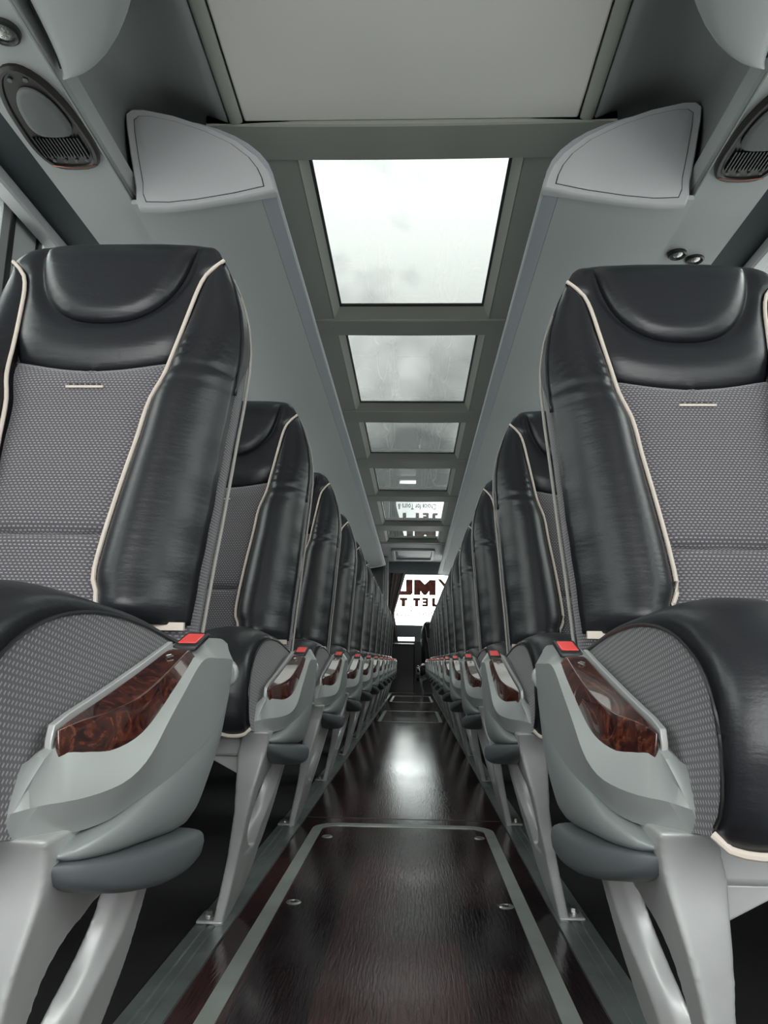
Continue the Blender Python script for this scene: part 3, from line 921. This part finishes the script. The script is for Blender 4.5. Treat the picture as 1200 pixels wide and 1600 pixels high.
    for z in [0.36 + (1.09 - 0.36) * i / 16 for i in range(17)]:
        w_ = ww(max(z, 0.41)) - 0.006
        y = yb(z) + DEPTH - 0.004
        rings.append([(cx - w_, y, z), (cx - w_ + 0.015, y + 0.016, z), (cx, y + 0.024, z), (cx + w_ - 0.015, y + 0.016, z), (cx + w_, y, z)])
    MB().loft(rings).build('back_shell', M_['shell'], back, smooth=50)
    return back

# cushion outline, rear top -> front -> bottom (y, z)
CO = [(0.95, 0.455), (0.85, 0.466), (0.75, 0.480), (0.66, 0.486), (0.60, 0.484), (0.55, 0.476), (0.51, 0.462), (0.48, 0.442), (0.465, 0.415), (0.461, 0.385), (0.468, 0.355), (0.492, 0.334)]
def resample(pts, n):
    d = [0]
    for a, b_ in zip(pts, pts[1:]): d.append(d[-1] + math.dist(a, b_))
    out = []
    tabx = list(zip(d, [p[0] for p in pts])); tabz = list(zip(d, [p[1] for p in pts]))
    for i in range(n + 1):
        q = d[-1] * i / n
        out.append((interp(tabx, q), interp(tabz, q), q))
    return out, d[-1]
COS, COL_LEN = resample(CO, 44)
def cnorm(i):
    a = COS[max(i - 1, 0)]; c = COS[min(i + 1, len(COS) - 1)]
    ty, tz = c[0] - a[0], c[1] - a[1]
    l = math.hypot(ty, tz)
    return (tz / l, -ty / l) if True else None
def make_cushion(cx, parent):
    H = 0.222
    N = len(COS)
    ring = lambda x: [(cx + x, y, z) for y, z, _ in COS] + [(cx + x, 0.56, 0.326), (cx + x, 0.93, 0.33)]
    xs = [-H, -H + 0.0005, H - 0.0005, H]
    body = MB()
    # gusset sides get (y, z) uv
    for sx in (-1, 1):
        rg = ring(sx * H)
        body.add(rg, [tuple(range(len(rg)))], [(0.7 * (p[1] + p[2]), 0.7 * (p[2] - p[1])) for p in rg])
    ra, rb = ring(-H), ring(H)
    n = len(ra)
    body.add(ra + rb, [(i, (i + 1) % n, n + (i + 1) % n, n + i) for i in range(n)], [(p[0], 0) for p in ra] + [(p[0], 0) for p in rb])
    body = body.build('seat_cushion', M_['fabric'], parent, smooth=30)
    # crowned top and front fabric
    def ctr(u, v):
        i = v * (N - 1); k = min(int(i), N - 2); fr = i - k
        y = COS[k][0] * (1 - fr) + COS[k + 1][0] * fr; z = COS[k][1] * (1 - fr) + COS[k + 1][1] * fr
        ny, nz_ = cnorm(k)
        sgn = 1 if nz_ > 0 or ny < 0 else -1
        q = 2 * u - 1
        bump = 0.009 * (1 - q ** 4) * math.sin(math.pi * min(1, max(0, v * 1.02))) ** 0.4
        return (cx + q * (H - 0.06), y + (-abs(ny) if v > 0.3 else ny) * 0 + ny * sgn * bump, z + nz_ * sgn * bump)
    MB().grid(ctr, 20, 60, uvfn=lambda p: (p[0], p[2] - p[1])).build('centre_panel', M_['fabric'], body, smooth=80, solid=0.005)
    for sg in (-1, 1):
        pipe = []
        def width(v):      # leather gets narrower under the front lip
            return 0.112 + 0.02 * sst(0.6, 0.8, v)
        def le(u, v):
            vv = v * (0.990 - 0.13 * u ** 1.7)
            i = vv * (N - 1); k = min(int(i), N - 2); fr = i - k
            y = COS[k][0] * (1 - fr) + COS[k + 1][0] * fr; z = COS[k][1] * (1 - fr) + COS[k + 1][1] * fr
            n1_, n2_ = cnorm(k), cnorm(min(k + 1, N - 1))
            ny = n1_[0] * (1 - fr) + n2_[0] * fr; nz_ = n1_[1] * (1 - fr) + n2_[1] * fr
            if nz_ < -0.2 and v < 0.5 or ny > 0.5: ny, nz_ = -ny, -nz_
            h = (0.012 + 0.016 * sst(0.45, 0.75, v)) * (math.sin(math.pi * min(1, u ** 0.72)) ** 0.62 if 0 < u < 1 else 0) * (1 - 0.30 * sst(0.72, 1.0, v)) * sst(-0.1, 0.12, v) + 0.004 * u * (1 - sst(0.8, 1.0, v))
            h += 0.0016 * math.sin(v * 70 + 6 * u) * math.exp(-((v - 0.88) / 0.05) ** 2) * math.sin(math.pi * u)
            x = H + 0.001 - u * width(v) + 0.004 * math.sin(math.pi * u) * 0
            return (cx + sg * x, y + ny * h, z + nz_ * h)
        MB().grid(le, 22, 70).build('leather_edge', M_['leather'], body, smooth=80, solid=0.004)
        pts = [le(1.0, v) for v in [0.45 + 0.55 * i / 40 for i in range(41)]]
        pts += [le(u, 1.0) for u in [1 - j / 16 for j in range(1, 17)]]
        MB().tube([(x, y - 0.003, z) for x, y, z in pts], 0.0033, 8).build('front_piping', M_['piping'], body)
        # dark welt along the side seam
        MB().tube([(cx + sg * (H + 0.001), y, z) for y, z, _ in COS[2:-1]], 0.0016, 6).build('seam_welt', M_['black'], body)
    return body

PY = [0.522, 0.535, 0.55, 0.57, 0.60, 0.64, 0.68, 0.72, 0.76, 0.80, 0.84, 0.88, 0.91, 0.935]
T_B = [(0.520, 0.240, 0.330), (0.535, 0.234, 0.328), (0.56, 0.219, 0.325), (0.60, 0.202, 0.327), (0.64, 0.193, 0.335), (0.70, 0.186, 0.344), (0.76, 0.183, 0.356), (0.82, 0.181, 0.372), (0.88, 0.182, 0.395), (0.91, 0.186, 0.408), (0.935, 0.194, 0.424)]
T_R = [(0.520, 0.234, 0.347), (0.535, 0.220, 0.350), (0.548, 0.209, 0.3505), (0.56, 0.2025, 0.351), (0.58, 0.194, 0.353), (0.60, 0.187, 0.357), (0.62, 0.1825, 0.365), (0.64, 0.1805, 0.376), (0.67, 0.180, 0.395), (0.70, 0.179, 0.414), (0.76, 0.178, 0.4465), (0.82, 0.178, 0.4495), (0.88, 0.180, 0.449), (0.91, 0.183, 0.447), (0.935, 0.194, 0.445)]
T_I = [(0.520, 0.2385, 0.3485), (0.526, 0.233, 0.365), (0.533, 0.2265, 0.382), (0.545, 0.226, 0.387), (0.56, 0.2255, 0.392), (0.60, 0.225, 0.404), (0.64, 0.223, 0.417), (0.70, 0.220, 0.437), (0.76, 0.217, 0.456), (0.79, 0.216, 0.464), (0.83, 0.215, 0.471), (0.88, 0.214, 0.473), (0.91, 0.213, 0.4725), (0.935, 0.212, 0.468)]
def T(tab, y, k): return interp([(a[0], a[k]) for a in tab], y)

WCT = [(0.546, 0.2165, 0.3820), (0.556, 0.2140, 0.3808), (0.57, 0.2085, 0.3795), (0.60, 0.1985, 0.3780), (0.64, 0.1900, 0.3885), (0.70, 0.1860, 0.4195), (0.757, 0.1855, 0.4495)]
def make_panel(s, parent):
    X = lambda p: (s * p[0], p[1], p[2])
    ys_ = [0.520, 0.523, 0.526, 0.529, 0.533, 0.538] + [0.545 + (0.935 - 0.545) * i / 39 for i in range(40)]
    rings = []
    for y in ys_:
        B = (T(T_B, y, 1), T(T_B, y, 2)); Rr = (T(T_R, y, 1), T(T_R, y, 2)); I = (T(T_I, y, 1), T(T_I, y, 2))
        k = sst(0.76, 0.83, y)
        # mid point between ridge and lip: dips for the inlay, rises into a flat top at the rear
        mx_, mz_ = (Rr[0] + I[0]) / 2, (Rr[1] + I[1]) / 2
        dip = 0.003 * sst(0.54, 0.56, y) * (1 - sst(0.755, 0.765, y))
        kk = sst(0.535, 0.550, y)
        cx_ = interp([(a_[0], a_[1]) for a_ in WCT], y) - 0.0003; cz_ = interp([(a_[0], a_[2]) for a_ in WCT], y) + 0.001
        mx_ = mx_ * (1 - kk) + cx_ * kk; mz_ = mz_ * (1 - kk) + cz_ * kk; dip = 0
        M1 = (mx_ * (1 - k) + 0.197 * k, (mz_ - dip) * (1 - k) + (I[1] - 0.001) * k)
        rings.append([X((B[0], y, B[1])), X((Rr[0], y, Rr[1])), X((M1[0], y, M1[1])), X((I[0] - 0.006, y, I[1] - 0.0015)), X((I[0], y, I[1])), X((I[0] + 0.004, y, I[1] - 0.002)), X((max(B[0], I[0]) + 0.006 + 0.014 * sst(0.53, 0.62, y), y, I[1] - 0.012 * sst(0.52, 0.54, y))), X((max(B[0], I[0]) + 0.006 + 0.014 * sst(0.53, 0.62, y), y, B[1]))])
    pn = MB().loft(rings).build('side_panel', M_['silver'], parent, bevel=0.0025, seg=2, smooth=30)
    # burl wood inlay
    WD = [(0.546, 0.2200, 0.3985, 0.2185, 0.3985, 0.2165, 0.3820), (0.556, 0.2200, 0.4015, 0.2160, 0.4008, 0.2140, 0.3812), (0.57, 0.2195, 0.4055, 0.2120, 0.4040, 0.2085, 0.3800), (0.60, 0.2185, 0.413, 0.2030, 0.4085, 0.1985, 0.3775), (0.64, 0.2170, 0.4235, 0.1960, 0.4175, 0.1900, 0.3880), (0.70, 0.2145, 0.4405, 0.1930, 0.4365, 0.1860, 0.4190), (0.757, 0.212, 0.4575, 0.1920, 0.4570, 0.1855, 0.4495), (0.763, 0.2115, 0.458, 0.1920, 0.4575, 0.1865, 0.4500)]
    WD = [(y, (a1, a2), (b1, b2), (c1, c2)) for y, a1, a2, b1, b2, c1, c2 in densify(WD, 30)]
    rings = []
    for y, a, b_, c in WD:
        rings.append([X((a[0], y, a[1])), X((b_[0], y, b_[1])), X((c[0], y, c[1])), X((c[0] + 0.002, y, c[1] - 0.010)), X((a[0], y, a[1] - 0.012))])
    wd = MB().loft(rings).build('wood_inlay', M_['wood'], pn, bevel=0.002, seg=3, smooth=30)
    # tiny diamond emblem on the wood
    y, x, z = 0.733, 0.2030, 0.4512
    mb = MB().tube([X((x + 0.0035 * a, y + 0.0045 * b_, z + 0.0012 * b_)) for a, b_ in ((1, 0), (0, 1), (-1, 0), (0, -1))], 0.0006, 5, closed=True)
    mb.build('emblem', M_['steel'], wd)
    # raised lip on the cushion side of the inlay
    lp = [(0.5435, 0.2245, 0.390), (0.547, 0.2245, 0.402)] + [(y, x + 0.0055, z + 0.003) for y, x, z in ((0.57, 0.2195, 0.4055), (0.60, 0.2185, 0.413), (0.64, 0.2170, 0.4235), (0.70, 0.2145, 0.4405), (0.757, 0.212, 0.4575), (0.775, 0.2112, 0.4625))]
    MB().loft([[X((x - 0.003, y, z - 0.010)), X((x - 0.003, y - 0.0015, z)), X((x + 0.002, y - 0.0015, z)), X((x + 0.002, y, z - 0.010))] for y, x, z in lp]).build('inlay_lip', M_['leg'], pn, bevel=0.0008)
    # release button in its frame
    tilt = 0.30
    def slab(x0, x1, y0, y1, z0, h):
        return [[X((x0, y, z0 + (y - y0) * tilt)), X((x1, y, z0 + (y - y0) * tilt)), X((x1, y, z0 + h + (y - y0) * tilt)), X((x0, y, z0 + h + (y - y0) * tilt))] for y in (y0, y1)]
    fb = MB().loft(slab(0.1890, 0.2140, 0.774, 0.822, 0.4555, 0.0070)).build('button_frame', M_['black'], pn, bevel=0.0025, seg=2)
    MB().loft(slab(0.1915, 0.2115, 0.780, 0.815, 0.4580, 0.0070)).build('release_button', M_['red'], fb, bevel=0.002, seg=2)
    MB().loft(slab(0.199, 0.211, 0.850, 0.860, 0.4712, 0.002)).build('slot_plate', M_['pod'], pn, bevel=0.001)
    # pivot cap at the rear
    MB().disc(X((0.20, 0.93, 0.432)), 0.018, (0, 1, 0), 0.012, 18).build('pivot_cap', M_['silver'], pn, bevel=0.003)
    return pn

def rounded_sections(tab, s, inner, n=14, pw_=2.6):
    """tab rows: y, top z, bottom z, outer x"""
    rings = []
    for y, zt, zb, xo in tab:
        cx_, cz_ = (xo + inner) / 2, (zt + zb) / 2
        hx_, hz_ = abs(inner - xo) / 2, max(0.001, (zt - zb) / 2)
        rings.append([(s * (cx_ - hx_ * math.copysign(abs(math.cos(a)) ** (2 / pw_), math.cos(a))), y, cz_ + hz_ * math.copysign(abs(math.sin(a)) ** (2 / pw_), math.sin(a))) for a in [2 * math.pi * k / n for k in range(n)]])
    return rings
def densify(tab, n):
    y0, y1 = tab[0][0], tab[-1][0]
    res = []
    for i in range(n + 1):
        y = y0 + (y1 - y0) * i / n
        res.append((y,) + tuple(interp([(a[0], a[k]) for a in tab], y) for k in range(1, len(tab[0]))))
    return res
def make_pod(s, parent):
    tab = [(0.556, 0.3145, 0.3105, 0.214), (0.565, 0.318, 0.307, 0.206), (0.585, 0.323, 0.3035, 0.198), (0.62, 0.331, 0.2995, 0.190), (0.66, 0.343, 0.296, 0.185), (0.70, 0.355, 0.292, 0.182), (0.75, 0.368, 0.287, 0.1805), (0.79, 0.380, 0.288, 0.180), (0.83, 0.392, 0.312, 0.1805), (0.87, 0.408, 0.346, 0.182), (0.91, 0.425, 0.396, 0.186), (0.93, 0.433, 0.418, 0.192)]
    pod = MB().loft(rounded_sections(densify(tab, 40), s, 0.240, 20)).build('pedal_housing', M_['pod'], parent, smooth=60)
    tab = [(0.554, 0.3075, 0.3015, 0.217), (0.560, 0.3085, 0.294, 0.209), (0.58, 0.3065, 0.284, 0.199), (0.62, 0.302, 0.271, 0.186), (0.68, 0.296, 0.258, 0.178), (0.74, 0.290, 0.250, 0.1765), (0.79, 0.284, 0.249, 0.178), (0.82, 0.279, 0.254, 0.182), (0.832, 0.276, 0.262, 0.187)]
    MB().loft(rounded_sections(densify(tab, 24), s, 0.246, 20, 3.2)).build('rubber_pad', M_['rubber'], pod, smooth=50)
    return pod

def make_leg(s, parent):
    X = lambda p: (s * p[0], p[1], p[2])
    mb = MB()
    LF = [(0.100, 0.584, 0.740), (0.112, 0.580, 0.700), (0.125, 0.576, 0.662), (0.14, 0.572, 0.634), (0.158, 0.568, 0.615), (0.184, 0.560, 0.611), (0.215, 0.553, 0.620), (0.235, 0.550, 0.645), (0.252, 0.549, 0.700), (0.29, 0.548, 0.72), (0.312, 0.540, 0.72), (0.329, 0.528, 0.70)]
    def xa(z): return 0.292 - 0.235 * z        # aisle face
    def th(z): return lin([(0, 0.017), (0.12, 0.020), (0.20, 0.026), (0.26, 0.040), (0.29, 0.048), (0.329, 0.046)], z)
    rings = []
    tabf = [(a[0], a[1]) for a in LF]; tabr = [(a[0], a[2]) for a in LF]
    for i in range(25):
        z = 0.100 + (0.329 - 0.100) * i / 24
        yf, yr = interp(tabf, z), interp(tabr, z)
        a = xa(z) - 0.003 * sst(0.2, 0.3, z); b_ = a + th(z)
        yr_out = min(yr, yf + 0.035)
        rings.append([X((a, yf, z)), X((a + 0.001 + 0.003 * sst(0.15, 0.3, z), yr, z)), X((b_, yr_out if yr_out > yf + 0.01 else yr, z)), X((b_, yf + 0.002, z))])
    mb.loft(rings)
    # boot
    BF = [(0, 0.600, 0.622), (0.006, 0.599, 0.665), (0.018, 0.597, 0.712), (0.035, 0.594, 0.750), (0.06, 0.590, 0.782), (0.085, 0.587, 0.797), (0.110, 0.582, 0.806)]
    rings = []
    for z, yf, yr in BF:
        a = xa(z); b_ = a + th(z)
        ym = yf + 0.4 * (yr - yf)
        rings.append([X((a, yf, z)), X((a - 0.004 * sst(0.0, 0.05, z), ym, z)), X((a, yr, z)), X((b_, yr - 0.004, z)), X((b_, yf, z))])
    mb.loft(rings)
    # rear strut
    ST = [(0.095, 0.700, 0.801), (0.110, 0.704, 0.806), (0.13, 0.706, 0.810), (0.151, 0.713, 0.813), (0.18, 0.738, 0.812), (0.208, 0.752, 0.806), (0.235, 0.752, 0.800), (0.262, 0.742, 0.800)]
    rings = []
    for i in range(17):
        z = 0.095 + (0.262 - 0.095) * i / 16
        yf = interp([(a[0], a[1]) for a in ST], z); yr = interp([(a[0], a[2]) for a in ST], z)
        a = 0.292 - 0.29 * z + 0.004; b_ = a + 0.028
        rings.append([X((a, yf + 0.012, z)), X((a, yr, z)), X((b_, yr - 0.01, z)), X((b_, yf - 0.012, z)), X((a + 0.012, yf - 0.006, z))])
    mb.loft(rings)
    lg = mb.build('leg', M_['leg'], parent, smooth=0)
    md = lg.modifiers.new('cast', 'REMESH'); md.mode = 'VOXEL'; md.voxel_size = 0.0022; md.use_smooth_shade = True
    md = lg.modifiers.new('soft', 'SMOOTH'); md.factor = 0.5; md.iterations = 16
    bake(lg)
    ft = MB().box(s * 0.290, s * 0.336, 0.598, 0.655, 0.006, 0.012).build('foot_plate', M_['leg'], lg, bevel=0.003)
    MB().disc((s * 0.320, 0.625, 0.011), 0.009, (0, 0, 1), 0.004, 16).disc((s * 0.320, 0.625, 0.015), 0.0065, (0, 0, 1), 0.006, 6).build('bolt', M_['steel'], ft)
    return lg

def make_unit(s):
    r = empty('coach_seat')
    make_leg(s, r)
    make_pod(s, r)
    make_panel(s, r)
    bs = MB()
    bs.box(s * 0.262, s * 1.06, 0.560, 0.600, 0.285, 0.318)
    bs.box(s * 0.262, s * 1.06, 0.80, 0.84, 0.285, 0.318)
    bs.build('seat_beam', M_['leg'], r, bevel=0.006)
    MB().loft([[(s * x, y, z) for x, z in ((0.262, 0.284), (0.33, 0.284), (0.262, 0.250))] for y in (0.572, 0.588)]).build('beam_bracket', M_['leg'], r, bevel=0.002)
    for cx in (0.458, 0.895):
        make_cushion(s * cx, r)
        make_back(s * cx, r)
    # window-side arm rail
    MB().box(s * 1.118, s * 1.14, 0.55, 1.0, 0.33, 0.46).build('window_side_panel', M_['silver'], r, bevel=0.006)
    return r

ORD = ['nearest', 'second', 'third', 'fourth', 'fifth', 'sixth', 'seventh', 'eighth', 'ninth', 'tenth', 'eleventh', 'twelfth', 'thirteenth']
P = 0.79
protos = {-1: make_unit(-1), 1: make_unit(1)}
for o in list(COL.objects):
    if o.type == 'MESH' and o.modifiers:
        bake(o)
index_children()
for s, n, off, nm in ((-1, 12, 0.0, 'left'), (1, 13, 0.075, 'right')):
    pr = protos[s]
    units = [pr] + [copy_tree(pr) for k in range(1, n)]
    for k, u in enumerate(units):
        u.location = (-0.004 if s > 0 else -0.004, off + P * k, 0.0)
        if k == 0:
            lab = 'nearest double coach seat on the %s, black leather and dotted grey fabric' % nm
        elif k == n - 1:
            lab = 'farthest double coach seat in the %s row, black leather' % nm
        else:
            lab = '%s double coach seat from the front in the %s row, black leather' % (ORD[k], nm)
        tag(u, lab, 'seat', 'coach seats %s of the aisle' % nm)
rb = copy_tree(protos[1])
rb.location = (-0.12, 10.62, -0.085)
tag(rb, 'last coach seat under the rear window, set closer to the aisle than the right row', 'seat')
